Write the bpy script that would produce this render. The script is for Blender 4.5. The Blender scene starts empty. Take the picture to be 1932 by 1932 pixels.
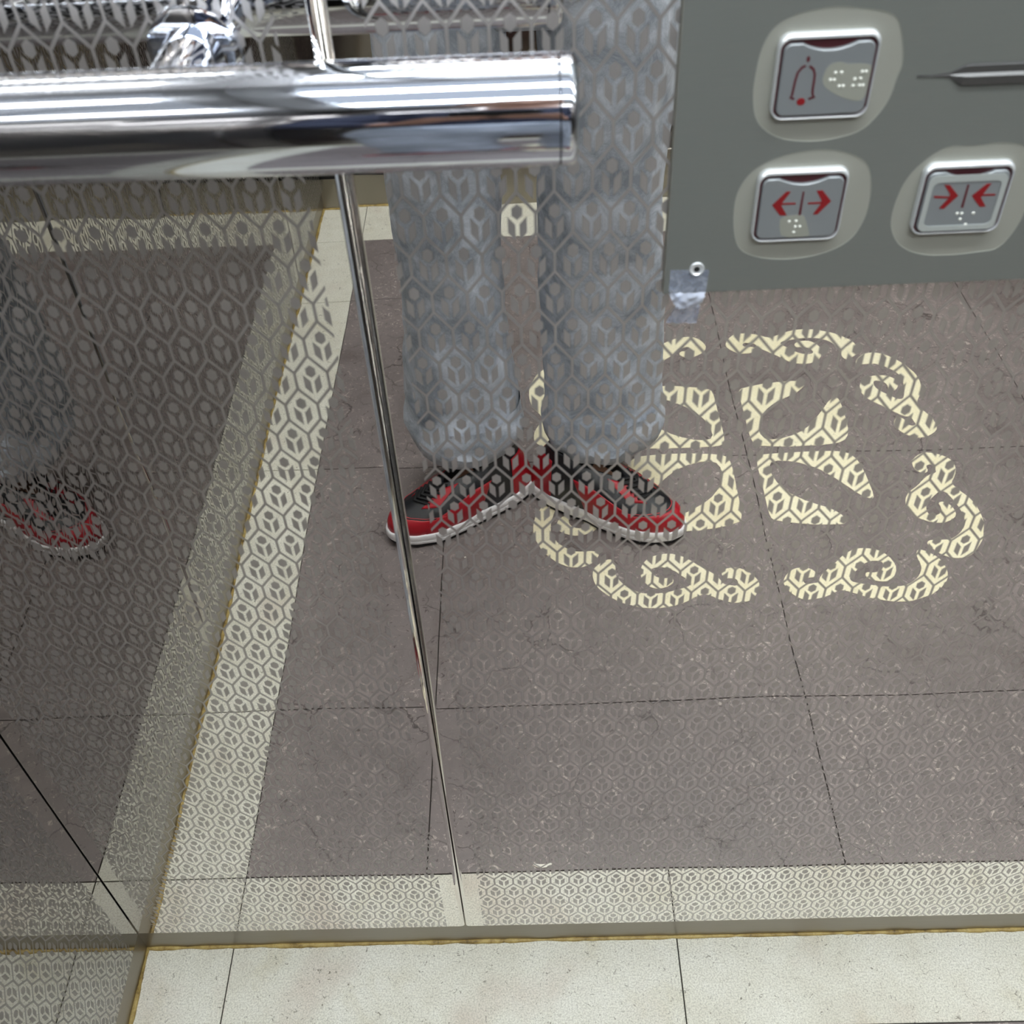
import bpy, bmesh, math, random
from mathutils import Vector, Matrix, Quaternion, noise
random.seed(7)
C = bpy.context.scene.collection
PI = math.pi
sc = bpy.context.scene

# ---------------------------------------------------------------- camera
CAM = Vector((0.4524, -0.4865, 1.2))
PITCH, YAW, ROLL, FPX = math.radians(45.3533), math.radians(-1.6831), math.radians(-2.9509), 1977.4
FWD = Vector((math.sin(YAW)*math.cos(PITCH), math.cos(YAW)*math.cos(PITCH), -math.sin(PITCH)))
_r0 = Vector((math.cos(YAW), -math.sin(YAW), 0)); _u0 = _r0.cross(FWD)
RGT = math.cos(ROLL)*_r0 + math.sin(ROLL)*_u0
UPV = -math.sin(ROLL)*_r0 + math.cos(ROLL)*_u0
cd = bpy.data.cameras.new('camera'); cam = bpy.data.objects.new('camera', cd); C.objects.link(cam)
cam.matrix_world = Matrix(((RGT.x, UPV.x, -FWD.x, CAM.x), (RGT.y, UPV.y, -FWD.y, CAM.y), (RGT.z, UPV.z, -FWD.z, CAM.z), (0, 0, 0, 1)))
cd.sensor_fit = 'HORIZONTAL'; cd.sensor_width = 36; cd.lens = 36*FPX/1932; cd.clip_start = .005; cd.clip_end = 50
cd.dof.use_dof = True; cd.dof.focus_distance = 1.25; cd.dof.aperture_fstop = 15.0
sc.camera = cam

# ---------------------------------------------------------------- world, exposure
w = bpy.data.worlds.new('world'); sc.world = w; w.use_nodes = True
w.node_tree.nodes['Background'].inputs[0].default_value = (.5, .55, .6, 1)
w.node_tree.nodes['Background'].inputs[1].default_value = .02
sc.view_settings.view_transform = 'Standard'; sc.view_settings.look = 'None'
sc.view_settings.gamma = 1; sc.view_settings.use_curve_mapping = False
sc.view_settings.exposure = 0.72
LIGHT_ROWS = (-.44, -1.22)   # ceiling light strips run along x; the lamps are built near the end
LIGHT_W, LIGHT_STR, PANEL_STR = .15, 22.0, .42

# ---------------------------------------------------------------- room measures
X0, X1, Y0, Y1, ZC = -.01, 1.616, .01, -1.687, 2.35      # floor limits; panels stand 10 mm proud
PANEL_Z0, PANEL_Z1 = .060, 2.30
XD0, XD1, YD0, YD1 = .0918, 1.514, -.0905, -1.5416          # dark field of the floor
MED = Vector((.803, -.828))

# ---------------------------------------------------------------- node helpers
class NT:
    def __init__(s, name):
        s.m = bpy.data.materials.new(name); s.m.use_nodes = True; s.t = s.m.node_tree
        s.t.nodes.clear(); s.out = s.t.nodes.new('ShaderNodeOutputMaterial')
    def n(s, typ, **kw):
        o = s.t.nodes.new(typ)
        for k, v in kw.items(): setattr(o, k, v)
        return o
    def put(s, sock, v):
        if isinstance(v, bpy.types.NodeSocket): s.t.links.new(v, sock)
        elif v is not None:
            if hasattr(sock.default_value, '__len__') and not hasattr(v, '__len__'): sock.default_value = (v, v, v, 1)[:len(sock.default_value)]
            elif hasattr(v, '__len__') and len(v) == 3 and len(sock.default_value) == 4: sock.default_value = (*v, 1)
            else: sock.default_value = v
    def M(s, op, a, b=None, c=None, clamp=False):
        o = s.n('ShaderNodeMath', operation=op); o.use_clamp = clamp
        s.put(o.inputs[0], a)
        if b is not None: s.put(o.inputs[1], b)
        if c is not None: s.put(o.inputs[2], c)
        return o.outputs[0]
    def coord(s, kind='Object'): return s.n('ShaderNodeTexCoord').outputs[kind]
    def xyz(s, v):
        o = s.n('ShaderNodeSeparateXYZ'); s.put(o.inputs[0], v); return o.outputs
    def noise(s, v, scale, detail=4, rough=.55, dist=0, what='Fac'):
        o = s.n('ShaderNodeTexNoise'); s.put(o.inputs['Vector'], v)
        o.inputs['Scale'].default_value = scale; o.inputs['Detail'].default_value = detail
        o.inputs['Roughness'].default_value = rough; o.inputs['Distortion'].default_value = dist
        return o.outputs[what]
    def ramp(s, v, stops, interp='LINEAR'):
        o = s.n('ShaderNodeValToRGB'); s.put(o.inputs[0], v); cr = o.color_ramp; cr.interpolation = interp
        while len(cr.elements) > 1: cr.elements.remove(cr.elements[-1])
        cr.elements[0].position = stops[0][0]; cr.elements[0].color = (*stops[0][1], 1)
        for p, c in stops[1:]:
            e = cr.elements.new(p); e.color = (*c, 1)
        return o.outputs[0]
    def mix(s, f, a, b, mode='MIX'):
        o = s.n('ShaderNodeMix', data_type='RGBA', blend_type=mode)
        s.put(o.inputs[0], f); s.put(o.inputs[6], a); s.put(o.inputs[7], b); return o.outputs[2]
    def mapr(s, v, a, b, c=0, d=1):
        o = s.n('ShaderNodeMapRange'); s.put(o.inputs[0], v)
        for i, x in enumerate((a, b, c, d)): o.inputs[i+1].default_value = x
        return o.outputs[0]
    def bump(s, h, strength=.2, dist=.001):
        o = s.n('ShaderNodeBump'); s.put(o.inputs['Height'], h); o.inputs['Strength'].default_value = strength
        o.inputs['Distance'].default_value = dist; return o.outputs[0]
    def bsdf(s, color=(.5, .5, .5), rough=.5, metal=0, normal=None, **kw):
        o = s.n('ShaderNodeBsdfPrincipled'); s.put(o.inputs['Base Color'], color)
        s.put(o.inputs['Roughness'], rough); s.put(o.inputs['Metallic'], metal)
        if normal is not None: s.put(o.inputs['Normal'], normal)
        for k, v in kw.items(): s.put(o.inputs[k], v)
        return o.outputs[0]
    def done(s, sh): s.t.links.new(sh, s.out.inputs[0]); return s.m

def lin(r, g, b):
    return tuple(((c/255)/12.92 if c/255 <= .04045 else ((c/255+.055)/1.055)**2.4) for c in (r, g, b))

def simple(name, color, rough=.5, metal=0, **kw):
    t = NT(name); return t.done(t.bsdf(color, rough, metal, **kw))

HW, HR = .0192, .0235                                     # etched pattern: column and row pitch
def etched_panel(name, width, px, pz, tone=1.0):
    """mirror steel with an etched hexagon-and-cube pattern; (px, pz) = one cell centre in panel coordinates"""
    t = NT(name); P = t.coord(); x, y, z = t.xyz(P)
    M = t.M
    def cell(dx, dz):
        ux = M('SUBTRACT', M('WRAP', M('SUBTRACT', x, px+dx), HW/2, -HW/2), 0)
        uz = M('SUBTRACT', M('WRAP', M('SUBTRACT', z, pz+dz), HR, -HR), 0)
        ax = M('ABSOLUTE', ux); az = M('ABSOLUTE', uz)
        d1 = M('SUBTRACT', HW/2, ax)
        d2 = M('DIVIDE', M('SUBTRACT', .01775, M('ADD', az, M('MULTIPLY', ax, 1.25))), 1.6)
        return ux, uz, M('MINIMUM', d1, d2)
    ax_, az_, da = cell(0, 0); bx_, bz_, db = cell(HW/2, HR)
    sel = M('GREATER_THAN', db, da)
    inv = M('SUBTRACT', 1, sel)
    ux = M('ADD', M('MULTIPLY', ax_, inv), M('MULTIPLY', bx_, sel))
    uz = M('ADD', M('MULTIPLY', az_, inv), M('MULTIPLY', bz_, sel))
    d = M('MAXIMUM', da, db); ax = M('ABSOLUTE', ux)
    S = .00022                                            # soft edge of the etch
    def soft(e): return M('DIVIDE', M('ADD', e, S), 2*S, clamp=True)
    grid = soft(M('SUBTRACT', .00085, d))
    hexm = M('MINIMUM', M('SUBTRACT', .0028, ax), M('DIVIDE', M('SUBTRACT', .0044, M('ADD', M('ABSOLUTE', M('SUBTRACT', uz, .0066)), M('MULTIPLY', ax, .8))), 1.28))
    q = M('SUBTRACT', uz, M('MULTIPLY', M('SUBTRACT', ax, .0011), 1.22))
    rh = M('MINIMUM', M('MINIMUM', M('SUBTRACT', ax, .0011), M('SUBTRACT', .0049, ax)),
           M('DIVIDE', M('MINIMUM', M('SUBTRACT', -.0006, q), M('ADD', q, .0098)), 1.58))
    et = M('MAXIMUM', grid, M('MAXIMUM', soft(hexm), soft(rh)))
    marg = M('MULTIPLY', M('GREATER_THAN', x, .020), M('LESS_THAN', x, width-.020))
    et = M('MULTIPLY', et, marg)
    wav = t.noise(P, 5.0, 1, .4); wav2 = t.noise(P, 26, 2, .4)
    h = M('ADD', M('MULTIPLY', wav, 1.0), M('MULTIPLY', wav2, .022))
    nrm = t.bump(h, 1.0, .0007)
    grain = t.noise(P, 2600, 2, .6)
    fine = t.bump(grain, .5, .00004)
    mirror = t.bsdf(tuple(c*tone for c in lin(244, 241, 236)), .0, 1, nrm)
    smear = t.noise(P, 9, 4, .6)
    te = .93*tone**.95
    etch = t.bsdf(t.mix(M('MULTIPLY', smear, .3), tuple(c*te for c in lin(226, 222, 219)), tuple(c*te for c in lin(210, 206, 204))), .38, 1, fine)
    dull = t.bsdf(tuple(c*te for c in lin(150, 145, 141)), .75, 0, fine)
    mx0 = t.n('ShaderNodeMixShader'); mx0.inputs[0].default_value = .25
    t.t.links.new(etch, mx0.inputs[1]); t.t.links.new(dull, mx0.inputs[2])
    mx = t.n('ShaderNodeMixShader'); t.put(mx.inputs[0], et)
    t.t.links.new(mirror, mx.inputs[1]); t.t.links.new(mx0.outputs[0], mx.inputs[2])
    return t.done(mx.outputs[0])

def steel(name, col, rough, brush=None, scale=1):
    t = NT(name); P = t.coord()
    m = t.n('ShaderNodeMapping'); t.put(m.inputs[0], P)
    m.inputs['Scale'].default_value = brush or (1, 1, 1)
    g = t.noise(m.outputs[0], 900*scale, 3, .6)
    return t.done(t.bsdf(t.mix(g, tuple(c*.93 for c in col), col), t.mapr(g, .3, .7, rough*.85, rough*1.15), 1, t.bump(g, .15, .00006)))

def mat_dark_tile():
    t = NT('dark_stone'); P = t.coord('Generated'); g = t.n('ShaderNodeNewGeometry').outputs['Position']
    big = t.noise(g, 3.2, 5, .6, .5); med = t.noise(g, 17, 7, .68, 1.2); fin = t.noise(g, 240, 3, .7)
    vor = t.n('ShaderNodeTexVoronoi', feature='DISTANCE_TO_EDGE'); wv = t.n('ShaderNodeVectorMath', operation='ADD')
    nn = t.n('ShaderNodeTexNoise'); t.put(nn.inputs['Vector'], g); nn.inputs['Scale'].default_value = 11; nn.inputs['Detail'].default_value = 6
    sc_ = t.n('ShaderNodeVectorMath', operation='SCALE'); t.put(sc_.inputs[0], nn.outputs['Color']); sc_.inputs['Scale'].default_value = .11
    t.put(wv.inputs[0], g); t.put(wv.inputs[1], sc_.outputs[0]); t.put(vor.inputs['Vector'], wv.outputs[0]); vor.inputs['Scale'].default_value = 11
    crack = t.mapr(vor.outputs['Distance'], 0, .018, 1, 0)
    cm = t.M('MULTIPLY', crack, t.mapr(t.noise(g, 8, 3), .46, .60, 0, 1))
    base = t.ramp(t.M('ADD', t.M('MULTIPLY', big, .5), t.M('MULTIPLY', med, .5)),
                  [(.34, lin(108, 98, 95)), (.47, lin(122, 113, 111)), (.58, lin(132, 122, 120)), (.72, lin(150, 139, 136))])
    pale = t.mapr(t.noise(g, 78, 6, .74, 1.6), .575, .625, 0, 1)
    pale = t.M('MULTIPLY', pale, t.mapr(big, .40, .62, .2, 1))
    base = t.mix(t.M('MULTIPLY', pale, .8), base, lin(206, 194, 184))
    dk = t.mapr(t.noise(g, 66, 5, .72, 1.8), .60, .645, 0, 1)
    base = t.mix(t.M('MULTIPLY', dk, .75), base, lin(66, 56, 53))
    base = t.mix(t.M('MULTIPLY', cm, .85), base, lin(58, 50, 47))
    sp = t.mapr(t.noise(g, 420, 2, .5), .74, .78, 0, 1)
    base = t.mix(t.M('MULTIPLY', sp, .8), base, lin(225, 215, 195))
    return t.done(t.bsdf(base, t.mapr(med, .3, .7, .38, .55), 0, t.bump(t.M('ADD', med, t.M('MULTIPLY', cm, -1)), .25, .0008)))

def mat_cream(name, a, b, c, pock=1.0, stain=1.0):
    t = NT(name); g = t.n('ShaderNodeNewGeometry').outputs['Position']
    big = t.noise(g, 6, 5, .6, .4); med = t.noise(g, 34, 6, .7, .6)
    base = t.ramp(t.M('ADD', t.M('MULTIPLY', big, .6), t.M('MULTIPLY', med, .4)), [(.34, a), (.5, b), (.66, c)])
    pk = t.mapr(t.noise(g, 7.5, 3, .55), .56, .72, 0, 1)
    base = t.mix(t.M('MULTIPLY', pk, .5*stain), base, lin(206, 190, 176))
    yl = t.mapr(t.noise(g, 11, 4, .6, .5), .60, .74, 0, 1)
    base = t.mix(t.M('MULTIPLY', yl, .35*stain), base, lin(196, 186, 150))
    gn = t.noise(g, 520, 3, .75)
    base = t.mix(t.M('MULTIPLY', t.mapr(gn, .38, .58, 1, 0), .50*pock), base, lin(146, 142, 126))
    pt = t.mapr(t.noise(g, 150, 4, .7, 1.5), .625, .66, 0, 1)
    base = t.mix(t.M('MULTIPLY', pt, .75*pock), base, lin(92, 84, 66))
    return t.done(t.bsdf(base, .5, 0, t.bump(t.M('ADD', gn, t.M('MULTIPLY', pt, -1.5)), .2, .0004)))

# ---------------------------------------------------------------- mesh helpers
def link(name, me, mats, parent=None, loc=None, smooth=False):
    o = bpy.data.objects.new(name, me); C.objects.link(o)
    for m in (mats if isinstance(mats, (list, tuple)) else [mats]): me.materials.append(m)
    if smooth:
        for p in me.polygons: p.use_smooth = True
    if parent: o.parent = parent
    if loc is not None: o.location = loc
    return o
def obj(name, bm, mats, parent=None, loc=None, smooth=False, ang=None):
    me = bpy.data.meshes.new(name)
    bmesh.ops.recalc_face_normals(bm, faces=bm.faces)
    bm.to_mesh(me); bm.free()
    o = link(name, me, mats, parent, loc, smooth or ang is not None)
    if ang is not None: me.set_sharp_from_angle(angle=math.radians(ang))
    return o
def box(bm, a, b, bev=0, seg=3, edges=None):
    v = [bm.verts.new((x, y, z)) for x in (a[0], b[0]) for y in (a[1], b[1]) for z in (a[2], b[2])]
    fs = [bm.faces.new([v[i] for i in q]) for q in ((0, 1, 3, 2), (4, 6, 7, 5), (0, 4, 5, 1), (2, 3, 7, 6), (0, 2, 6, 4), (1, 5, 7, 3))]
    if bev:
        es = {e for f in fs for e in f.edges}
        if edges: es = [e for e in es if edges(e)]
        bmesh.ops.bevel(bm, geom=list(es), offset=bev, segments=seg, affect='EDGES', profile=.5)
def tube(bm, pts, r, n=16, caps=True, flat=1.0):
    pts = [Vector(p) for p in pts]; rs = r if hasattr(r, '__len__') else [r]*len(pts)
    rings = []; up = None
    for i, p in enumerate(pts):
        d = (pts[min(i+1, len(pts)-1)]-pts[max(i-1, 0)]).normalized()
        if up is None: up = Vector((0, 0, 1)) if abs(d.z) < .9 else Vector((0, 1, 0))
        s = d.cross(up).normalized(); up = s.cross(d).normalized()
        rings.append([bm.verts.new(p+rs[i]*(math.cos(2*PI*k/n)*s+flat*math.sin(2*PI*k/n)*up)) for k in range(n)])
    for a, b in zip(rings, rings[1:]):
        for k in range(n): bm.faces.new((a[k], a[(k+1) % n], b[(k+1) % n], b[k]))
    if caps: bm.faces.new(rings[0][::-1]); bm.faces.new(rings[-1])
    return rings
def loft(bm, rings, caps=(True, True)):
    R = [[bm.verts.new(p) for p in r] for r in rings]; n = len(R[0])
    for a, b in zip(R, R[1:]):
        for k in range(n): bm.faces.new((a[k], a[(k+1) % n], b[(k+1) % n], b[k]))
    if caps[0]: bm.faces.new(R[0][::-1])
    if caps[1]: bm.faces.new(R[-1])
    return R
def flat_mesh(name, loops, thick, smooth_pts=False, bevel=0.0):
    """closed 2-D outlines (holes allowed) -> a thin plate mesh in local XY, z from -thick/2 to thick/2"""
    cu = bpy.data.curves.new(name, 'CURVE'); cu.dimensions = '2D'; cu.fill_mode = 'BOTH'
    cu.extrude = thick/2 - bevel; cu.bevel_depth = bevel; cu.bevel_resolution = 1; cu.offset = -bevel
    for lp in loops:
        if smooth_pts: lp = chaikin(lp, 2)
        sp = cu.splines.new('POLY'); sp.points.add(len(lp)-1)
        for q, (x, y) in zip(sp.points, lp): q.co = (x, y, 0, 1)
        sp.use_cyclic_u = True
    t = bpy.data.objects.new(name, cu); C.objects.link(t)
    me = bpy.data.meshes.new_from_object(t.evaluated_get(bpy.context.evaluated_depsgraph_get()))
    bpy.data.objects.remove(t); bpy.data.curves.remove(cu); me.name = name
    return me
def chaikin(p, k):
    for _ in range(k):
        q = []
        for a, b in zip(p, p[1:]+p[:1]):
            q += [(a[0]*.75+b[0]*.25, a[1]*.75+b[1]*.25), (a[0]*.25+b[0]*.75, a[1]*.25+b[1]*.75)]
        p = q
    return p
def rrect(w, h, r, n=6, cx=0, cy=0):
    out = []
    for (sx, sy, a0) in ((1, 1, 0), (-1, 1, 90), (-1, -1, 180), (1, -1, 270)):
        for k in range(n+1):
            a = math.radians(a0+90*k/n)
            out.append((cx+sx*(w/2-r)+r*math.cos(a), cy+sy*(h/2-r)+r*math.sin(a)))
    return out
def tag(o, label=None, cat=None, group=None, kind=None):
    if label: o['label'] = label
    if cat: o['category'] = cat
    if group: o['group'] = group
    if kind: o['kind'] = kind
    return o
def empty(name, loc=(0, 0, 0), rz=0):
    o = bpy.data.objects.new(name, None); C.objects.link(o); o.location = loc; o.rotation_euler = (0, 0, rz); o.empty_display_size = .05; return o

# ---------------------------------------------------------------- floor
M_dark = mat_dark_tile()
M_cream = mat_cream('cream_stone', lin(214, 210, 194), lin(228, 226, 212), lin(236, 235, 224))
M_inlay = mat_cream('inlay_stone', lin(236, 226, 188), lin(243, 235, 202), lin(247, 241, 214), .35, .3)
M_grout = simple('grout', lin(46, 42, 38), .9)
bm = bmesh.new(); box(bm, (X0-.05, Y1-.05, -.04), (X1+.05, Y0+.05, -.0016))
floor = tag(obj('floor', bm, M_grout), 'stone tiled floor with cream border and dark field', None, None, 'structure')
def tile(x0, x1, y0, y1, mat, name='tile', g=.0007):
    bm = bmesh.new(); box(bm, (x0+g, min(y0, y1)+g, -.006), (x1-g, max(y0, y1)-g, 0), .0004, 1)
    return obj(name, bm, mat, floor)
xs = [XD0, .310, .812, 1.314, XD1]; ys = [YD0, -.3277, -.8164, -1.318, YD1]
for i in range(4):
    for j in range(4): tile(xs[i], xs[i+1], ys[j], ys[j+1], M_dark)
bx = [X0, XD0, .6008, 1.108, X1]
for i in range(4):
    tile(bx[i], bx[i+1], YD0, Y0, M_cream, 'border_tile'); tile(bx[i], bx[i+1], Y1, YD1, M_cream, 'border_tile')
for j in range(4):
    tile(X0, XD0, ys[j], ys[j+1], M_cream, 'border_tile'); tile(XD1, X1, ys[j], ys[j+1], M_cream, 'border_tile')

SCROLL = [(230,-242),(236,-239),(246,-244),(259,-255),(264,-268),(263,-285),(255,-299),(242,-311),(227,-322),(210,-328),(194,-334),(173,-335),(153,-333),(134,-327),(120,-319),(109,-314),(100,-311),(81,-323),(62,-329),(43,-329),(31,-321),(21,-306),(18,-292),(27,-277),(41,-267),(54,-265),(65,-267),(72,-274),(71,-281),(66,-285),(59,-285),(52,-286),(49,-293),(53,-299),(63,-297),(72,-296),(77,-283),(91,-269),(103,-260),(121,-241),(138,-232),(151,-230),(166,-232),(181,-240),(192,-258),(193,-275),(186,-289),(177,-298),(165,-299),(152,-295),(144,-287),(147,-278),(157,-280),(167,-278),(174,-272),(177,-261),(171,-257),(158,-257),(144,-264),(130,-278),(120,-288),(121,-296),(131,-300),(145,-304),(164,-308),(187,-308),(202,-303),(217,-292),(226,-280),(230,-270),(228,-253)]
PETAL = [(23,-23),(30,-12),(54,-9),(95,-7),(148,-8),(181,-13),(195,-36),(198,-82),(197,-124),(192,-131),(178,-123),(161,-99),(136,-65),(105,-39),(64,-25),(40,-32),(43,-70),(59,-104),(80,-124),(101,-138),(123,-150),(141,-169),(140,-180),(132,-184),(79,-182),(31,-171),(23,-162),(22,-130),(22,-88),(21,-45)]
def inlay(pts, f, name):
    lp = chaikin([f(p) for p in pts], 1)
    me = flat_mesh('inlay', [[(x/1000, y/1000) for x, y in lp]], .0016)
    o = link('inlay', me, M_inlay, floor, (MED.x, MED.y, .0000)); return o
for sx in (1, -1):
    for sy in (1, -1):
        inlay(PETAL, lambda p: (sx*p[0], sy*p[1]), 'petal')
        inlay(SCROLL, lambda p: (sx*p[0], sy*p[1]), 'scroll')
        inlay(SCROLL, lambda p: (-sx*p[1]*1.045, -sy*p[0]*.97), 'scroll')

# floor crumbs of grit and plaster
M_chip = simple('pale_chip', lin(240, 236, 225), .6)
def chip(x, y, s, label):
    bm = bmesh.new(); bmesh.ops.create_icosphere(bm, subdivisions=1, radius=s)
    for v in bm.verts: v.co = Vector((v.co.x*random.uniform(.7, 1.3), v.co.y*random.uniform(.5, 1.0), v.co.z*.4)) 
    o = obj('stone_chip', bm, M_chip, None, (x, y, s*.4)); tag(o, label, 'debris')
chip(.640, -1.12, .0030, 'small white chip on dark floor just above the cream scroll ornament')
bm = bmesh.new(); N_ = 14; top = []; bot = []
for i in range(N_+1):
    a_ = PI*i/N_; wd_ = .0042*math.sin(a_)+.0004
    cx_, cy_ = -.012*math.cos(a_), .0045*math.sin(a_)
    top.append((cx_, cy_+wd_*.5)); bot.append((cx_, cy_-wd_*.5))
me = flat_mesh('paint_flake', [top+bot[::-1]], .0012)
o = link('paint_flake', me, M_chip, None, (.450, -.1010, .0008), False); tag(o, 'curved white paint flake on the seam between cream border and dark floor', 'debris')
chip(.345, -.598, .0022, 'tiny pale chip on dark floor below the left shoe toe')

# ---------------------------------------------------------------- steel wall panels
SEAM = .3632
def wall(name): 
    o = empty(name); tag(o, None, None, None, 'structure'); return o
M_back = simple('dark_backing', lin(24, 23, 22), .7)
def slab(name, a, b, mat, parent=None, kind=None):
    bm = bmesh.new(); box(bm, a, b); o = obj(name, bm, mat, parent)
    if kind: tag(o, kind=kind)
    return o
G = .0004
wf = slab('wall_front', (X0-.05, .0105, 0), (X1+.05, .05, ZC), M_back, None, 'structure')
wl = slab('wall_left', (-.05, Y1-.05, 0), (-.0105, .05, ZC), M_back, None, 'structure')
wr = slab('wall_right', (X1+.0005, Y1-.05, 0), (X1+.04, .05, ZC), M_back, None, 'structure')
wb = slab('wall_back', (X0-.05, Y1-.04, 0), (X1+.05, Y1-.0005, ZC), M_back, None, 'structure')
def panel(parent, width, px, pz, place, z1=PANEL_Z1, bev=.0045, b0=None, b1=None, tone=1.0):
    """panel in local coordinates: x 0..width, y 0 (face, towards -y) .. .010, z up"""
    bm = bmesh.new(); B = .0026
    q0, q1 = [[(A*(1-math.cos(PI/2*k/7)), B*A/bev*(1-math.sin(PI/2*k/7))) for k in range(8)] for A in (b0 or bev, b1 or bev)]
    sec = [(G, .0100)]+[(G+x, y) for x, y in q0]+[(width-G-x, y) for x, y in q1[::-1]]+[(width-G, .0100)]
    rows = [[bm.verts.new((x, y+dy*(y < .0031), z)) for x, y in sec] for z, dy in ((PANEL_Z0, .0008), (PANEL_Z0+.0003, .0002), (PANEL_Z0+.0009, 0), (z1, 0))]
    for r0, r1 in zip(rows, rows[1:]):
        for i in range(len(sec)-1): bm.faces.new((r0[i], r0[i+1], r1[i+1], r1[i]))
    bm.faces.new(rows[0]); bm.faces.new(rows[-1][::-1])
    o = obj('wall_panel', bm, etched_panel('etched_mirror_steel', width, px, pz, tone), parent, None, ang=32)
    o.modifiers.new('flat_face_normals', 'WEIGHTED_NORMAL').weight = 100
    o.matrix_local = place; return o
def T(x=0, y=0, rz=0): return Matrix.Translation((x, y, 0)) @ Matrix.Rotation(rz, 4, 'Z')
panel(wf, SEAM, .2581, .6103, T(0, 0), b0=.0012)
panel(wf, .84, .4581-SEAM, .0966, T(SEAM, 0))
panel(wf, 1.606-SEAM-.84, .01, .0966, T(SEAM+.84, 0))
# left wall: local x runs towards +y world when rotated +90 deg; face looks towards +x
LS = [(-1.677, .36), (-1.317, .91), (-.407, .407)]
for y0, wd in LS:
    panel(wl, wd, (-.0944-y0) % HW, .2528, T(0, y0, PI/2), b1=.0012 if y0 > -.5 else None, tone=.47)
for y0, wd in ((0, .407), (-.407, .91), (-1.317, .36)):
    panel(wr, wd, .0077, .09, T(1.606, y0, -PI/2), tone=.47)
# back wall: flanking panels and a dark pair of sliding doors
M_dm = steel('dark_door_steel', lin(132, 126, 122), .12, (1, 1, 40))
M_kick = steel('satin_kick_steel', lin(158, 152, 142), .38, (.02, .02, 1))
for k, (a, b) in enumerate(((.364, .8015), (.8045, 1.242))):
    bm = bmesh.new(); box(bm, (a, -1.687, .11), (b, -1.679, 2.1), .002, 2)
    d = tag(obj('door_%d' % (k+1), bm, M_dm), 'dark steel sliding lift door leaf, %s half' % ('left' if k == 0 else 'right'), None, None, 'structure')
    bm = bmesh.new(); box(bm, (a, -1.687, .0), (b, -1.678, .109), .001, 1); obj('kick_plate', bm, M_kick, d)
for a, b in ((X0, .362), (1.244, X1)):
    bm = bmesh.new(); box(bm, (a, -1.687, .11), (b, -1.672, 2.30), .003, 2); obj('return_panel', bm, M_dm, wb, ang=40)
bm = bmesh.new(); box(bm, (.364, -1.687, 2.1), (1.242, -1.675, 2.30)); obj('door_header', bm, M_kick, wb)

# ---------------------------------------------------------------- baseboards with a bead of yellowed sealant
M_seal_t = NT('yellow_sealant'); g = M_seal_t.n('ShaderNodeNewGeometry').outputs['Position']
nz = M_seal_t.noise(g, 60, 5, .7)
M_seal = M_seal_t.done(M_seal_t.bsdf(M_seal_t.ramp(nz, [(.3, lin(84, 66, 34)), (.42, lin(146, 122, 66)), (.6, lin(184, 162, 100)), (.75, lin(120, 100, 60))]), .5))
def skirting(name, p, q, nrm):
    """thin plate on the wall between floor points p, q with inward normal nrm"""
    p, q, nrm = Vector(p), Vector(q), Vector(nrm); bm = bmesh.new()
    a = p+nrm*.0003; b = q+nrm*.0011
    box(bm, (min(a.x, b.x), min(a.y, b.y), 0.0002), (max(a.x, b.x), max(a.y, b.y), .075))
    o = tag(obj(name, bm, M_kick), None, None, None, 'structure')
    bm = bmesh.new(); L = (q-p).length; n = int(L/.006); pts = []; rs = []
    for i in range(n+1):
        s = i/n; P = p.lerp(q, s)
        r = .0030*(.8+.55*noise.noise(P*35)+.35*noise.noise(P*110))
        pts.append(P+nrm*(.0022)+Vector((0, 0, .0008))); rs.append(max(r, .0007))
    tube(bm, pts, rs, 8); obj('sealant_bead', bm, M_seal, o, smooth=True)
    return o
skirting('baseboard_front', (X0, Y0, 0), (X1, Y0, 0), (0, -1, 0))
skirting('baseboard_left', (X0, Y1, 0), (X0, Y0, 0), (1, 0, 0))
skirting('baseboard_right', (X1, Y1, 0), (X1, Y0, 0), (-1, 0, 0))
for k, (a, b) in enumerate(((X0, .362), (1.244, X1))):
    skirting('baseboard_back' if k == 0 else 'baseboard_rear', (a, Y1, 0), (b, Y1, 0), (0, 1, 0))

# ---------------------------------------------------------------- ceiling and lamps
M_ceil = simple('ceiling_white', lin(238, 241, 243), .5)
slab('ceiling', (X0-.05, Y1-.05, ZC), (X1+.05, Y0+.05, ZC+.04), M_ceil, None, 'structure')
tE = NT('lamp_diffuser'); e = tE.n('ShaderNodeEmission'); e.inputs[0].default_value = (.93, .98, 1.0, 1); e.inputs[1].default_value = LIGHT_STR
M_lamp = tE.done(e.outputs[0]); M_frame = simple('lamp_frame', lin(210, 212, 214), .3, 1)
t = tag(empty('ceiling_panel', (.803, -.83, ZC)), 'large translucent glowing ceiling panel above the strip lamps', 'lamp')
tP = NT('opal_panel'); e = tP.n('ShaderNodeEmission'); e.inputs[0].default_value = (.82, .90, 1.0, 1); e.inputs[1].default_value = PANEL_STR
bm = bmesh.new(); box(bm, (-.70, -.74, -.010), (.70, .74, -.003)); obj('opal_sheet', bm, tP.done(e.outputs[0]), t)
bm = bmesh.new()
for sg in (-1, 1): box(bm, (-.72, sg*.75-.012, -.018), (.72, sg*.75+.012, -.0005), .002, 1); box(bm, (sg*.71-.012, -.738, -.018), (sg*.71+.012, .738, -.0005), .002, 1)
obj('frame', bm, M_frame, t)
WHERE = ('nearer the etched front wall', 'nearer the sliding doors')
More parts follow.
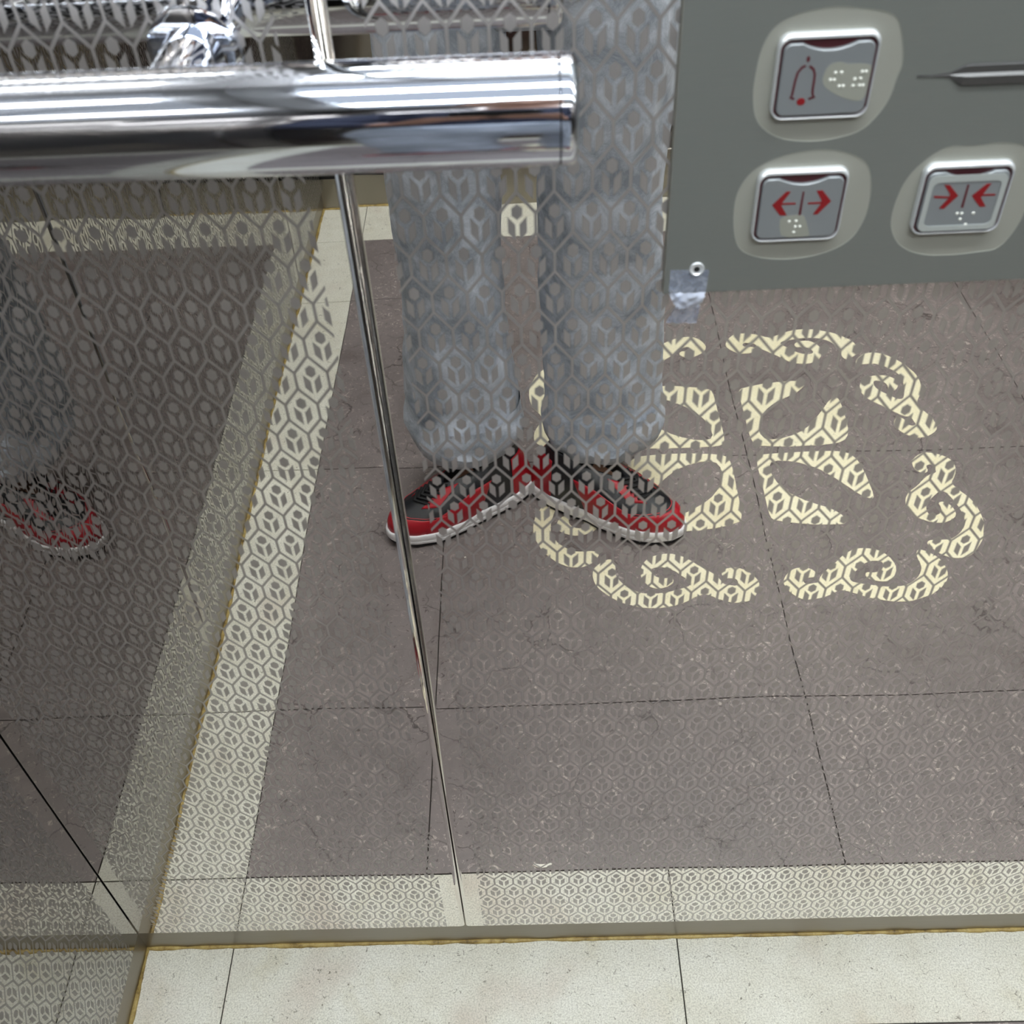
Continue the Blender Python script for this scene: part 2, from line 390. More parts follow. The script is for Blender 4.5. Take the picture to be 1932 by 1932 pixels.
for i, y in enumerate(LIGHT_ROWS):
    t = tag(empty('ceiling_light', (.803, y, ZC)), 'long white ceiling strip lamp, ' + WHERE[i], 'lamp', 'ceiling strip lamps')
    bm = bmesh.new()
    for s in (-1, 1): box(bm, (-.69, s*(LIGHT_W/2+.006)-.006, -.062), (.69, s*(LIGHT_W/2+.006)+.006, -.046), .002, 1)
    for s in (-1, 1): box(bm, (s*.684-.006, -LIGHT_W/2, -.062), (s*.684+.006, LIGHT_W/2, -.0005), .002, 1)
    obj('frame', bm, M_frame, t)
    bm = bmesh.new(); box(bm, (-.677, -LIGHT_W/2, -.062), (.677, LIGHT_W/2, -.044)); obj('diffuser', bm, M_lamp, t)

# ---------------------------------------------------------------- handrail
M_rail_t = NT('polished_rail'); P = M_rail_t.coord()
scr = M_rail_t.mapr(M_rail_t.noise(P, 40, 6, .8, 2.5), .60, .75, 0, 1)
M_rail = M_rail_t.done(M_rail_t.bsdf(lin(232, 238, 250), M_rail_t.M('ADD', .05, M_rail_t.M('MULTIPLY', scr, .12)), 1, M_rail_t.bump(M_rail_t.noise(P, 10, 2), .10, .0004)))
RY, RZ, RR, RX1, RX0 = -.0744, 1.0126, .0217, .4747, .055
rail = tag(empty('handrail', ((RX0+RX1)/2, RY, RZ)), 'polished chrome tubular handrail with rounded end on the front wall', 'handrail')
cx = (RX0+RX1)/2
bm = bmesh.new(); L = (RX1-RX0)/2; rb = .0035
prof = [(-L+.0022, RR)]
for k in range(1, 2): prof.append((0, RR))
prof.append((L-.0075, RR))
tube(bm, [(x, 0, 0) for x in (-L+.0075, -L*.5, 0, L*.5, L-.0075)], RR, 96, False); obj('tube', bm, M_rail, rail, smooth=True)
def cap(sgn):
    bm = bmesh.new(); prof = [(L-.0072, RR-.0008), (L-.0068, RR)] 
    for k in range(7):
        a = PI/2*k/6; prof.append((L-rb+rb*math.sin(a), RR-rb+rb*math.cos(a)))
    prof.append((L, .004))
    rings = [[(sgn*x, r*math.cos(2*PI*j/96), r*math.sin(2*PI*j/96)) for j in range(96)] for x, r in prof]
    loft(bm, rings, (False, True)); obj('end_cap', bm, M_rail, rail, ang=50)
cap(1); cap(-1)
for bxp in (.128, .305):
    bm = bmesh.new()
    tube(bm, [(bxp-cx, .012, -.002), (bxp-cx, .030, 0), (bxp-cx, .060, 0), (bxp-cx, .0735, 0)], [.0135, .0135, .0135, .0135], 48); 
    b = obj('bracket', bm, M_rail, rail, ang=40)
    bm = bmesh.new(); tube(bm, [(bxp-cx, .0694, 0), (bxp-cx, .0712, 0), (bxp-cx, .0742, 0)], [.018, .021, .021], 48); obj('flange', bm, M_rail, b, ang=40)

# ---------------------------------------------------------------- control panel
M_face = simple('brushed_face_steel', lin(160, 161, 152), .42, .30)
tF = NT('protective_film'); P = tF.coord(); mp = tF.n('ShaderNodeMapping'); tF.put(mp.inputs[0], P); mp.inputs['Scale'].default_value = (.05, 1, 1)
gr = tF.noise(mp.outputs[0], 1200, 3, .6)
M_film = tF.done(tF.bsdf(tF.mix(gr, lin(119, 123, 120), lin(125, 127, 123)), .36, .30, tF.bump(gr, .1, .00005)))
M_filmedge = simple('film_edge', lin(160, 164, 154), .4)
M_bezel = simple('satin_bezel', lin(236, 240, 244), .25, .55)
M_red = simple('dark_red_ring', lin(74, 34, 40), .3)
M_sym = simple('red_symbol', lin(128, 18, 24), .4)
M_symd = simple('maroon_symbol', lin(84, 30, 38), .4)
M_key = simple('brushed_key_steel', lin(142, 147, 150), .34, .4)
M_keyf = simple('bare_patch', lin(158, 160, 150), .45, .3)
M_dot = simple('white_dot', lin(232, 234, 226), .35)
PX0, PZ0, PX1, PZ1 = .526, .8750, .800, 1.90
PT = .0030
cp = tag(empty('control_panel', (PX0, 0, PZ0)), 'grey steel lift control panel with three square push buttons', 'control panel')
cp.rotation_euler = (0, -math.radians(.45), 0)
def XZ(me):   # rotate a flat XY mesh to stand in XZ facing -y
    me.transform(Matrix.Rotation(PI/2, 4, 'X')); return me
W_, H_ = PX1-PX0, PZ1-PZ0
me = XZ(flat_mesh('faceplate', [[(0, 0), (W_, 0), (W_, H_), (0, H_)]], PT, False, .0004))
fp = link('faceplate', me, M_face, cp, (0, -PT/2-.0001, 0))
CUT_BELL = [(71.0, 146.7),(87.5, 144.4),(95.6, 141.9),(100.1, 132.9),(103.4, 119.9),(101.7, 113.7),(100.9, 104.7),(97.2, 96.6),(90.7, 88.3),(79.3, 85.0),(67.5, 83.8),(53.5, 85.3),(44.6, 89.6),(38.2, 96.5),(35.8, 107.8),(35.8, 116.9),(36.9, 129.1),(40.2, 137.4),(45.5, 142.1),(55.2, 145.4),(63.5, 146.4)]
CUT_OPEN = [(70.9, 80.0),(80.4, 79.1),(90.3, 75.8),(96.8, 71.3),(100.1, 63.0),(101.8, 51.4),(101.0, 39.5),(96.2, 28.6),(86.3, 22.3),(72.8, 18.9),(56.7, 18.9),(44.2, 22.0),(37.6, 26.9),(34.3, 37.2),(33.1, 50.4),(34.0, 59.9),(38.7, 69.0),(46.5, 74.7),(58.1, 78.6)]
CUT_CLOSE = [(158.0, 79.5),(167.6, 78.4),(173.9, 75.6),(179.2, 67.4),(181.3, 56.0),(182.5, 41.1),(179.5, 28.0),(174.1, 19.2),(165.3, 18.5),(151.6, 17.0),(135.4, 17.6),(123.3, 22.8),(117.0, 31.0),(114.4, 38.9),(114.5, 49.7),(116.8, 61.2),(121.6, 69.1),(129.3, 76.2),(136.0, 78.9),(143.7, 78.0),(149.1, 78.3)]
BTN_BELL = [(44.7, 134.4),(89.8, 133.8),(89.1, 97.0),(46.1, 97.7)]
BTN_OPEN = [(43.4, 68.4),(87.8, 68.5),(86.0, 32.2),(44.7, 32.3)]
BTN_CLOSE = [(124.6, 68.3),(168.6, 67.8),(168.2, 33.0),(126.5, 32.6)]
BELL_L = [(54.5, 107.3),(52.5, 108.2),(53.2, 109.0),(53.7, 115.6),(54.3, 119.6),(55.9, 121.9),(57.5, 122.7)]
BELL_R = [(59.3, 122.4),(61.3, 120.9),(62.3, 118.4),(62.4, 115.2),(62.4, 111.1),(62.8, 108.8),(63.9, 108.0),(61.1, 107.0)]
BELL_T = [(58.2, 125.6)]
BELL_C = [(57.8, 105.9)]
BELL_D = [(71.6, 118.7),(74.4, 118.8),(69.8, 115.6),(71.6, 115.5),(74.3, 112.4),(76.2, 112.4),(83.8, 118.7),(85.5, 118.7),(81.0, 115.4),(83.6, 115.5),(80.7, 112.3),(83.7, 112.3),(85.3, 112.3)]
BELL_P = [(66.6, 119.8),(68.5, 122.9),(73.1, 123.9),(76.6, 122.4),(80.5, 122.8),(86.1, 122.1),(87.9, 121.2),(87.7, 114.0),(87.2, 104.5),(79.6, 105.7),(70.7, 109.9),(66.0, 114.2)]
OP_1 = [(51.4, 53.1),(57.7, 60.3),(59.8, 60.1),(56.3, 54.2),(56.2, 52.4),(59.7, 47.0),(56.1, 47.2)]
OP_2 = [(56.2, 54.0),(63.0, 53.9),(63.1, 53.0),(56.3, 53.1)]
OP_3 = [(65.7, 59.9),(66.6, 59.8),(66.7, 46.9),(65.4, 46.9)]
OP_4 = [(72.5, 60.0),(75.5, 60.1),(80.7, 54.0),(75.0, 46.9),(72.7, 47.0),(75.9, 52.8),(75.8, 54.7)]
OP_5 = [(69.2, 53.6),(76.0, 53.8),(76.1, 52.8),(69.3, 52.8)]
OP_D = [(61.3, 43.5),(64.7, 43.6),(64.8, 40.3),(67.1, 40.4),(64.5, 37.2)]
OP_P = [(56.4, 46.4),(67.5, 47.3),(69.6, 44.4),(72.8, 35.8),(72.4, 34.4),(58.5, 34.3),(56.8, 40.4)]
CL_1 = [(135.5, 60.1),(138.4, 59.8),(143.9, 53.9),(138.4, 46.9),(135.9, 47.3),(139.7, 53.1),(139.6, 54.9)]
CL_2 = [(131.8, 54.3),(139.6, 53.6),(139.8, 52.7),(132.1, 53.2)]
CL_3 = [(147.0, 59.7),(148.0, 59.6),(148.1, 47.1),(146.8, 47.2)]
CL_4 = [(150.7, 53.4),(156.5, 59.7),(158.7, 59.8),(156.1, 54.1),(155.6, 52.3),(159.3, 47.2),(156.3, 47.2)]
CL_5 = [(155.9, 54.1),(162.2, 54.0),(162.4, 53.1),(156.1, 53.2)]
CL_D = [(145.9, 43.9),(148.2, 43.8),(154.1, 43.7),(148.2, 40.6),(151.7, 37.5)]
SLOT = [(110.4, 115.9),(127.9, 115.7),(133.7, 120.1),(158.1, 119.8),(161.5, 108.5),(134.4, 108.9),(126.2, 112.2),(110.9, 113.8)]
SLOTM = [(128.8, 113.3),(160.1, 113.0)]
SCREW = [(17.2, 15.4),(13.3, 15.6),(21.0, 15.2)]
TAPE = [(3.1, 15.4),(23.7, 14.6),(23.3, 0.3),(2.8, 1.0)]
FLAP = [(2.6, 4.8),(23.0, 0.7),(21.7, -8.4),(21.3, -21.9),(2.9, -20.6),(10.3, -8.8)]
CORN = [(-0.4, -0.6)]
def mm(p): return [(a/1000, b/1000) for a, b in p]
film_me = XZ(flat_mesh('film', [[(.0006, .0006), (W_-.0006, .0006), (W_-.0006, H_-.0006), (.0006, H_-.0006)]] +
                       [mm(chaikin(c, 2)) for c in (CUT_BELL, CUT_OPEN, CUT_CLOSE)], .00022))
film = link('protective_film', film_me, M_film, cp, (0, -PT-.00025, 0)); film['label'] = 'dull protective film cut away around the buttons'
for c in (CUT_BELL, CUT_OPEN, CUT_CLOSE):
    bm = bmesh.new(); q = mm(chaikin(c, 2)); q.append(q[0])
    tube(bm, [(x, 0, z) for x, z in q], .00014, 6, False); obj('film_edge', bm, M_filmedge, film, smooth=True)
# a dark two-facet name plate to the right of the bell button
(sx0, sz0) = (.1104, .1149)
def plate_half(s, z1, z0, zt):
    top = [(.1110, sz0+.0002*s), (.1262, sz0+.0004*s), (.1330, zt), (.2300, zt-.0006), (.2368, sz0-.0008), (.2520, sz0-.0010)]
    return top
bm = bmesh.new()
rows = []
for off, dy in ((.0052, .0002), (.0044, .0014), (.0008, .0009), (-.0004, .0022), (-.0048, .0012), (-.0056, .0002)):
    r = []
    for x in (.1110, .1180, .1262, .1320, .1345, .180, .2260, .2290, .2345, .242, .2500):
        k = max(.07, min(1, (x-.1240)/.0085, (.2370-x)/.0085))
        r.append(bm.verts.new((x, -PT-.0004-dy*max(k, .25), sz0-.0012+off*k-.012*(x-.111)*.35)))
    rows.append(r)
for a, b in zip(rows, rows[1:]):
    for i in range(len(a)-1): bm.faces.new((a[i], a[i+1], b[i+1], b[i]))
M_np = simple('dark_plate_steel', lin(84, 84, 84), .35, .3)
np_ = obj('name_plate', bm, M_np, cp, ang=8); np_['label'] = 'dark raised bar with tapered end'
s_ = np_.modifiers.new('thick', 'SOLIDIFY'); s_.thickness = .0004; s_.offset = -1
# corner screw
bm = bmesh.new(); sx_, sz_ = .0172, .0154
def ringpts(r, y, n=32, cx=sx_, cz=sz_): return [(cx+r*math.cos(2*PI*k/n), y, cz+r*math.sin(2*PI*k/n)) for k in range(n)]
loft(bm, [ringpts(r, -PT-y) for r, y in ((.0040, .0002), (.0040, .0011), (.0037, .0014), (.0032, .0014), (.0029, .0010), (.0016, .0009), (.0014, -.0006))], (False, True))
sw = obj('screw', bm, M_bezel, cp, ang=35)
bm = bmesh.new(); loft(bm, [ringpts(.00155, -PT-.0010), ringpts(.0013, -PT-.0009)], (True, True)); obj('socket', bm, M_back, sw)

def poly_part(name, loops, thick, mat, parent, y, smooth_pts=False, bevel=0.0):
    me = XZ(flat_mesh(name, loops, thick, smooth_pts, bevel)); return link(name, me, mat, parent, (0, y, 0))
def stroke(pts, w0):
    p = [Vector((a, b)) for a, b in pts]; L = []; R = []
    for i, q in enumerate(p):
        d = (p[min(i+1, len(p)-1)]-p[max(i-1, 0)]).normalized(); n = Vector((-d.y, d.x))
        L.append(tuple(q+n*w0)); R.append(tuple(q-n*w0))
    return L+R[::-1]
def button(cx_, cz_, w_, h_, label, kind):
    """square push button, millimetres in the panel's own plane"""
    cx_, cz_ = cx_/1000, cz_/1000; w_, h_ = w_/1000, h_/1000
    bm = bmesh.new()
    outs = []
    for g_, tp, y in ((.0008, .0024, .0), (.0008, .0024, .0018), (.0005, .0020, .0029), (.0001, .0010, .0036), (-.0003, .0001, .0034), (-.0005, -.0003, .0024), (-.0006, -.0006, .0012)):
        outs.append([(x, -PT-.0002-y, z) for x, z in rrect(w_+2*g_, h_+g_+tp, .0050+g_, 7, cx_, cz_+(tp-g_)/2)])
    loft(bm, outs, (False, False)); bz = obj('push_button', bm, M_bezel, cp, ang=50); bz['label'] = label
    poly_part('light_ring', [rrect(w_-.0010, h_-.0010, .0046, 6, cx_, cz_)], .0008, M_red, bz, -PT-.0018)
    # key plate with a shallow scoop out of its upper edge
    kw, kh = w_-.0034, h_-.0034; kp = rrect(kw, kh, .0036, 6, cx_, cz_)
    top = cz_+kh/2; body = [p for p in kp if not (p[1] > top-1e-6)]
    right = [p for p in kp[:7]]; left = [p for p in kp[7:14]]
    dip = [(cx_+kw*.30*math.cos(PI*k/14), top-.0032*(.5-.5*math.cos(2*PI*k/14))**1.0) for k in range(15)]
    keypts = right+dip+left+kp[14:]
    key = poly_part('key_plate', [keypts], .0030, M_key, bz, -PT-.0022-.0005, False, .0006)
    yk = -PT-.0022-.0005-.0015-.0001
    lower = [p for p in keypts]
    def sym(loop, mat, nm='symbol'): return poly_part(nm, [loop], .0002, mat, bz, yk)
    def dots(D):
        for a, b in D:
            bm = bmesh.new(); bmesh.ops.create_uvsphere(bm, u_segments=10, v_segments=6, radius=.00082)
            for v in bm.verts: v.co.y *= .6
            obj('braille_dot', bm, M_dot, bz, (a/1000, yk+.0001, b/1000), smooth=True)
    if kind == 'bell':
        poly_part('bare_patch', [mm(chaikin(BELL_P, 2))], .0001, M_keyf, bz, yk+.00006)
        sym(stroke(mm(BELL_L), .00052), M_symd); sym(stroke(mm(BELL_R), .00052), M_symd)
        sym([(BELL_T[0][0]/1000+.0008*math.cos(t), BELL_T[0][1]/1000+.0014*math.sin(t)) for t in [2*PI*k/16 for k in range(16)]], M_symd)
        sym([(BELL_C[0][0]/1000+.0020*math.cos(t), BELL_C[0][1]/1000+.0017*math.sin(t)) for t in [2*PI*k/20 for k in range(20)]], M_sym)
        dots(BELL_D)
    elif kind == 'open':
        poly_part('bare_patch', [mm(chaikin(OP_P, 1))], .0001, M_keyf, bz, yk+.00006)
        for s, m in ((OP_1, M_sym), (OP_2, M_sym), (OP_3, M_symd), (OP_4, M_sym), (OP_5, M_sym)): sym(mm(s), m)
        dots(OP_D)
    else:
        bm = bmesh.new(); r1 = rrect(kw-.0012, kh-.0016, .0036, 6, cx_, cz_-.0006); r2 = rrect(kw-.0062, kh-.0080, .0030, 6, cx_, cz_-.0010)
        loft(bm, [[(x, yk+.0001, z) for x, z in r1], [(x, yk-.0003, z) for x, z in r1], [(x, yk-.0003, z) for x, z in r2], [(x, yk+.0001, z) for x, z in r2]], (False, False))
        fr = obj('key_frame', bm, M_bezel2, bz, ang=30)
        for s, m in ((CL_1, M_sym), (CL_2, M_sym), (CL_3, M_symd), (CL_4, M_sym), (CL_5, M_sym)): sym(mm(s), m)
        dots(CL_D)
M_bezel2 = simple('worn_key_rim', lin(180, 186, 184), .3, .3)
button(67.4, 115.8, 44.6, 36.8, 'alarm button with maroon bell symbol', 'bell')
button(65.6, 50.4, 43.6, 36.4, 'door-open button with red arrows pointing apart', 'open')
button(147.0, 50.4, 43.4, 35.6, 'door-close button with red arrows pointing together', 'close')

# ---------------------------------------------------------------- torn tape at the panel's corner
tT = NT('cloudy_tape'); P = tT.coord()
bs = tT.bsdf(tT.mix(tT.mapr(tT.noise(P, 220, 4, .6, .6), .4, .65, 0, 1), lin(150, 160, 184), lin(206, 214, 232)), .25, 0)
tr = tT.n('ShaderNodeBsdfTransparent'); mxx = tT.n('ShaderNodeMixShader'); mxx.inputs[0].default_value = .45
tT.t.links.new(tr.outputs[0], mxx.inputs[1]); tT.t.links.new(bs, mxx.inputs[2]); M_tape = tT.done(mxx.outputs[0])
tT = NT('bright_tape'); bs = tT.bsdf(lin(214, 222, 240), .3); tr = tT.n('ShaderNodeBsdfTransparent'); mxx = tT.n('ShaderNodeMixShader'); mxx.inputs[0].default_value = .8
tT.t.links.new(tr.outputs[0], mxx.inputs[1]); tT.t.links.new(bs, mxx.inputs[2]); M_tape2 = tT.done(mxx.outputs[0])
tape = tag(empty('torn_tape', (PX0, 0, PZ0)), 'torn bluish clear tape hanging from the lower left corner of the control panel', 'tape')
def sheet(name, corners, ys_, mat, nx=16, nz=12, wob=.0006, seed=0, ragged=0):
    bm = bmesh.new(); a, b, c, d = [Vector(p) for p in mm(corners)]; g_ = []
    for j in range(nz+1):
        t_ = j/nz; row = []
        for i in range(nx+1):
            s = i/nx; p = (a.lerp(b, s)).lerp(d.lerp(c, s), t_)
            if ragged and j == nz: p.y += ragged*noise.noise(Vector((s*7, seed, 0)))
            if ragged and i in (0, nx): p.x += .4*ragged*noise.noise(Vector((t_*6, seed+i, 3)))
            y = ys_(s, t_)+wob*noise.noise(Vector((p.x*320, p.y*320, seed)))
            row.append(bm.verts.new((p.x, y, p.y)))
        g_.append(row)
    for r0, r1 in zip(g_, g_[1:]):
        for i in range(nx): bm.faces.new((r0[i], r0[i+1], r1[i+1], r1[i]))
    return obj(name, bm, mat, tape, smooth=True)
sheet('stuck_strip', [(3.1, 15.4), (23.7, 14.8), (23.3, .9), (3.2, 1.2)], lambda s, t: -PT-.00055, M_tape, wob=.00008)
sheet('creased_flap', [(3.2, 1.3), (23.2, 1.0), (20.5, -9.0), (8.0, -9.5)], lambda s, t: -.0042-.0012*math.sin(t*PI)+.0018*t, M_tape2, 20, 14, .0016, 5, .003)
sheet('loose_edge', [(2.6, 4.6), (4.2, 4.4), (13.2, -7.5), (9.6, -9.0)], lambda s, t: -.0050-.001*s, M_tape2, 5, 14, .0012, 9, .001)
sheet('wall_flap', [(8.5, -9.0), (21.7, -9.6), (20.6, -21.6), (3.4, -20.6)], lambda s, t: -.0006-.0004*(1-t), M_tape, 14, 12, .0003, 2, .001)

# ---------------------------------------------------------------- person
M_skin = simple('skin', lin(196, 150, 126), .5)
M_hair = simple('black_hair', lin(26, 22, 20), .5)
tJ = NT('grey_trouser_cloth'); P = tJ.coord()
c1 = tJ.noise(P, 20, 6, .72, .5); c2 = tJ.noise(P, 420, 3, .7)
M_trou = tJ.done(tJ.bsdf(tJ.mix(tJ.mapr(c1, .38, .64, 0, 1), lin(148, 157, 170), lin(208, 216, 230)), .85, 0,
                         tJ.bump(tJ.M('ADD', c2, tJ.M('MULTIPLY', c1, 2.5)), .5, .0012), **{'Sheen Weight': .25}))
M_trhem = simple('pale_hem', lin(172, 180, 192), .85)
M_shirt = simple('navy_shirt', lin(34, 40, 62), .8)
PXC, PYC = .455, -.80
TSH = .02                                                  # trousers sit a little forward of the hips
person = tag(empty('person', (PXC, PYC, 0)), 'person in loose grey trousers and black, red and white sneakers, holding a phone', 'person')
def rel(v): return Vector(v)-Vector((PXC, PYC, 0))

def hull(t):  return t
HEM = {-1: (.352, .092, .086), 1: (.566, .098, .088)}     # x centre, half width, half depth of each hem
def trousers():
    bm = bmesh.new(); n = 72
    prof = {-1: [(.122, .352, .0905, .086, -.790), (.15, .352, .0880, .086, -.792), (.20, .352, .0835, .083, -.803), (.32, .351, .0785, .080, -.802), (.44, .350, .0755, .079, -.80), (.54, .349, .0745, .079, -.797), (.64, .352, .078, .083, -.795), (.74, .358, .084, .091, -.80), (.80, .364, .084, .094, -.805), (.86, .380, .070, .080, -.805)],
            1: [(.121, .565, .0930, .088, -.790), (.15, .567, .0915, .088, -.792), (.20, .566, .0880, .085, -.803), (.32, .562, .0835, .081, -.802), (.44, .558, .0800, .080, -.80), (.54, .556, .0790, .081, -.797), (.64, .556, .080, .084, -.795), (.74, .553, .085, .091, -.80), (.80, .548, .084, .094, -.805), (.86, .530, .070, .080, -.805)]}
    tops = {}
    for s in (-1, 1):
        pr = prof[s]; rings = []; N = 44
        for i in range(N+1):
            z = pr[0][0]+(pr[-1][0]-pr[0][0])*i/N
            for a, b in zip(pr, pr[1:]):
                if a[0] <= z <= b[0]+1e-9: break
            f = (z-a[0])/(b[0]-a[0]); f2 = f*f*(3-2*f)
            cx, hw, hd, cy = [a[k]+(b[k]-a[k])*f2 for k in (1, 2, 3, 4)]
            ring = []
            for k in range(n):
                th = 2*PI*k/n; e = .86
                c_, s_ = math.cos(th), math.sin(th)
                x = cx+hw*math.copysign(abs(c_)**e, c_); y = cy+hd*math.copysign(abs(s_)**e, s_)
                wr = noise.noise(Vector((c_*1.6+s*5, s_*1.6, z*5)))*.011+noise.noise(Vector((c_*3.1+s*9, s_*3.1, z*22)))*.0045*(1 if z < .4 else .7)
                sag = math.exp(-((z-.15)/.09)**2)*.0025*math.sin(z*120+3*c_)
                r_ = 1+(wr+sag)/hw
                if i == N: r_ = 1
                x = cx+(x-cx)*r_; y = cy+(y-cy)*r_
                zz = z
                if i < 8:
                    k2 = (1-i/8)
                    front = max(0, -s_)
                    zz += k2*(-.012*front*(1-abs(c_)**2)+.028*abs(c_)**3*(1 if s*c_ > 0 else .35)-.006*max(0, s_)+.004*noise.noise(Vector((c_*3, s_*3, s*7))))
                ring.append(rel((x, y, zz)))
            rings.append(ring)
        R = loft(bm, rings, (False, False)); tops[s] = R[-1]
        # inside of the hem turned up
        inn = [[bm.verts.new(rel((0, 0, 0)) + (v.co - rel((0, 0, 0)))) for v in R[0]] for _ in range(2)]
        cxy = Vector((sum(v.co.x for v in R[0])/n, sum(v.co.y for v in R[0])/n, 0))
        for q, (dz, sh) in enumerate(((.001, .975), (.06, .95))):
            for v in inn[q]:
                v.co.x = cxy.x+(v.co.x-cxy.x)*sh; v.co.y = cxy.y+(v.co.y-cxy.y)*sh; v.co.z += dz
        for a_, b_ in ((R[0], inn[0]), (inn[0], inn[1])):
            for k in range(n): bm.faces.new((a_[k], b_[k], b_[(k+1) % n], a_[(k+1) % n]))
    # pelvis: rings that start as the joined outline of both legs
    def pel(z, hw, hd, waist=0):
        out = []
        for k in range(n):
            th = 2*PI*k/n; out.append(rel((.456+hw*math.copysign(abs(math.cos(th))**.8, math.cos(th)), -.805+hd*math.copysign(abs(math.sin(th))**.8, math.sin(th)), z)))
        return out
    loft(bm, [pel(z, a, b) for z, a, b in ((.745, .150, .070), (.775, .172, .094), (.81, .181, .106), (.86, .184, .111), (.92, .182, .111), (.98, .172, .106), (1.03, .160, .100))], (True, True))
    return obj('trousers', bm, M_trou, person, smooth=True)
trs = trousers(); trs.location = (0, TSH, 0)

# ---------------------------------------------------------------- sneakers
M_white = simple('white_rubber', lin(251, 251, 255), .45)
M_black = simple('black_leather', lin(24, 26, 32), .45)
M_blackr = simple('black_outsole', lin(26, 26, 28), .7)
M_redl = simple('red_leather', lin(172, 18, 36), .40)
M_lace = simple('black_lace', lin(22, 22, 24), .8)
M_stitch = simple('red_stitch', lin(214, 70, 78), .5)
def shoe_outline(th, grow=0.0):
    """foot outline, toe along +x; th = 0 at the toe, going round by the +y side"""
    x = .140*math.cos(th)
    u = (x+.140)/.280
    def W(u):
        k = [(0, .024), (.08, .032), (.2, .036), (.42, .037), (.6, .045), (.74, .0505), (.86, .048), (.95, .040), (1, .030)]
        for a, b in zip(k, k[1:]):
            if u <= b[0]:
                f = (u-a[0])/(b[0]-a[0]); return a[1]+(b[1]-a[1])*f*f*(3-2*f)
        return k[-1][1]
    s = math.sin(th)
    y = W(u)*math.copysign(abs(s)**.62, s)
    d = Vector((math.cos(th), math.sin(th)*.8)).normalized()
    return Vector((x+grow*d.x, y+grow*d.y))
def shoe_point(th, t, off=0.0):
    """upper surface: t = 0 at the sole, 1 at collar or lacing ridge"""
    B = shoe_outline(th, -.0015)
    a = max(0.0, math.cos(th)); a = a**.8
    # target loop: ankle collar at the back, narrowing ridge to the front
    ca, sa = math.cos(th), math.sin(th)
    Tx = -.055+.046*ca+(.050*max(0, ca)**2); Ty = .030*sa*(1-.30*max(0, ca)); Tz = .128-.030*max(0, ca)**2
    if ca > 0: Tz = .128-.032*ca
    tt = t
    h = a*(tt**1.45)+(1-a)*(tt**1.5)
    gt = .40*math.sqrt(max(0, 1-(1-min(tt/.30, 1))**2))+.60*max(0, (tt-.12)/.88)**1.45
    g = a*gt+(1-a)*tt
    side = (1-abs(ca))*.006*math.sin(PI*tt)
    x = B.x+(Tx-B.x)*h; y = B.y+(Ty-B.y)*h; z = .026+(Tz-.026)*g
    y += math.copysign(side, sa)
    p = Vector((x, y, z))
    return p
def shoe_surf(th, t, off):
    e = .01; p = shoe_point(th, t)
    if off:
        n = (shoe_point(th+e, t)-shoe_point(th-e, t)).cross(shoe_point(th, min(t+e, 1))-shoe_point(th, max(t-e, 0)))
        if n.length > 1e-9: p = p+n.normalized()*off
    return p
def shoe_patch(name, th0, th1, t0f, t1f, off, mat, parent, n=36, m=10, tk=.0010):
    bm = bmesh.new(); g_ = []
    for i in range(n+1):
        th = math.radians(th0+(th1-th0)*i/n); row = []
        for j in range(m+1):
            t = t0f(i/n)+(t1f(i/n)-t0f(i/n))*j/m
            row.append(bm.verts.new(shoe_surf(th, t, off)))
        g_.append(row)
    for a, b in zip(g_, g_[1:]):
        for j in range(m): bm.faces.new((a[j], b[j], b[j+1], a[j+1]))
    o = obj(name, bm, mat, parent, smooth=True)
    s = o.modifiers.new('thick', 'SOLIDIFY'); s.thickness = tk; s.offset = -1
    return o
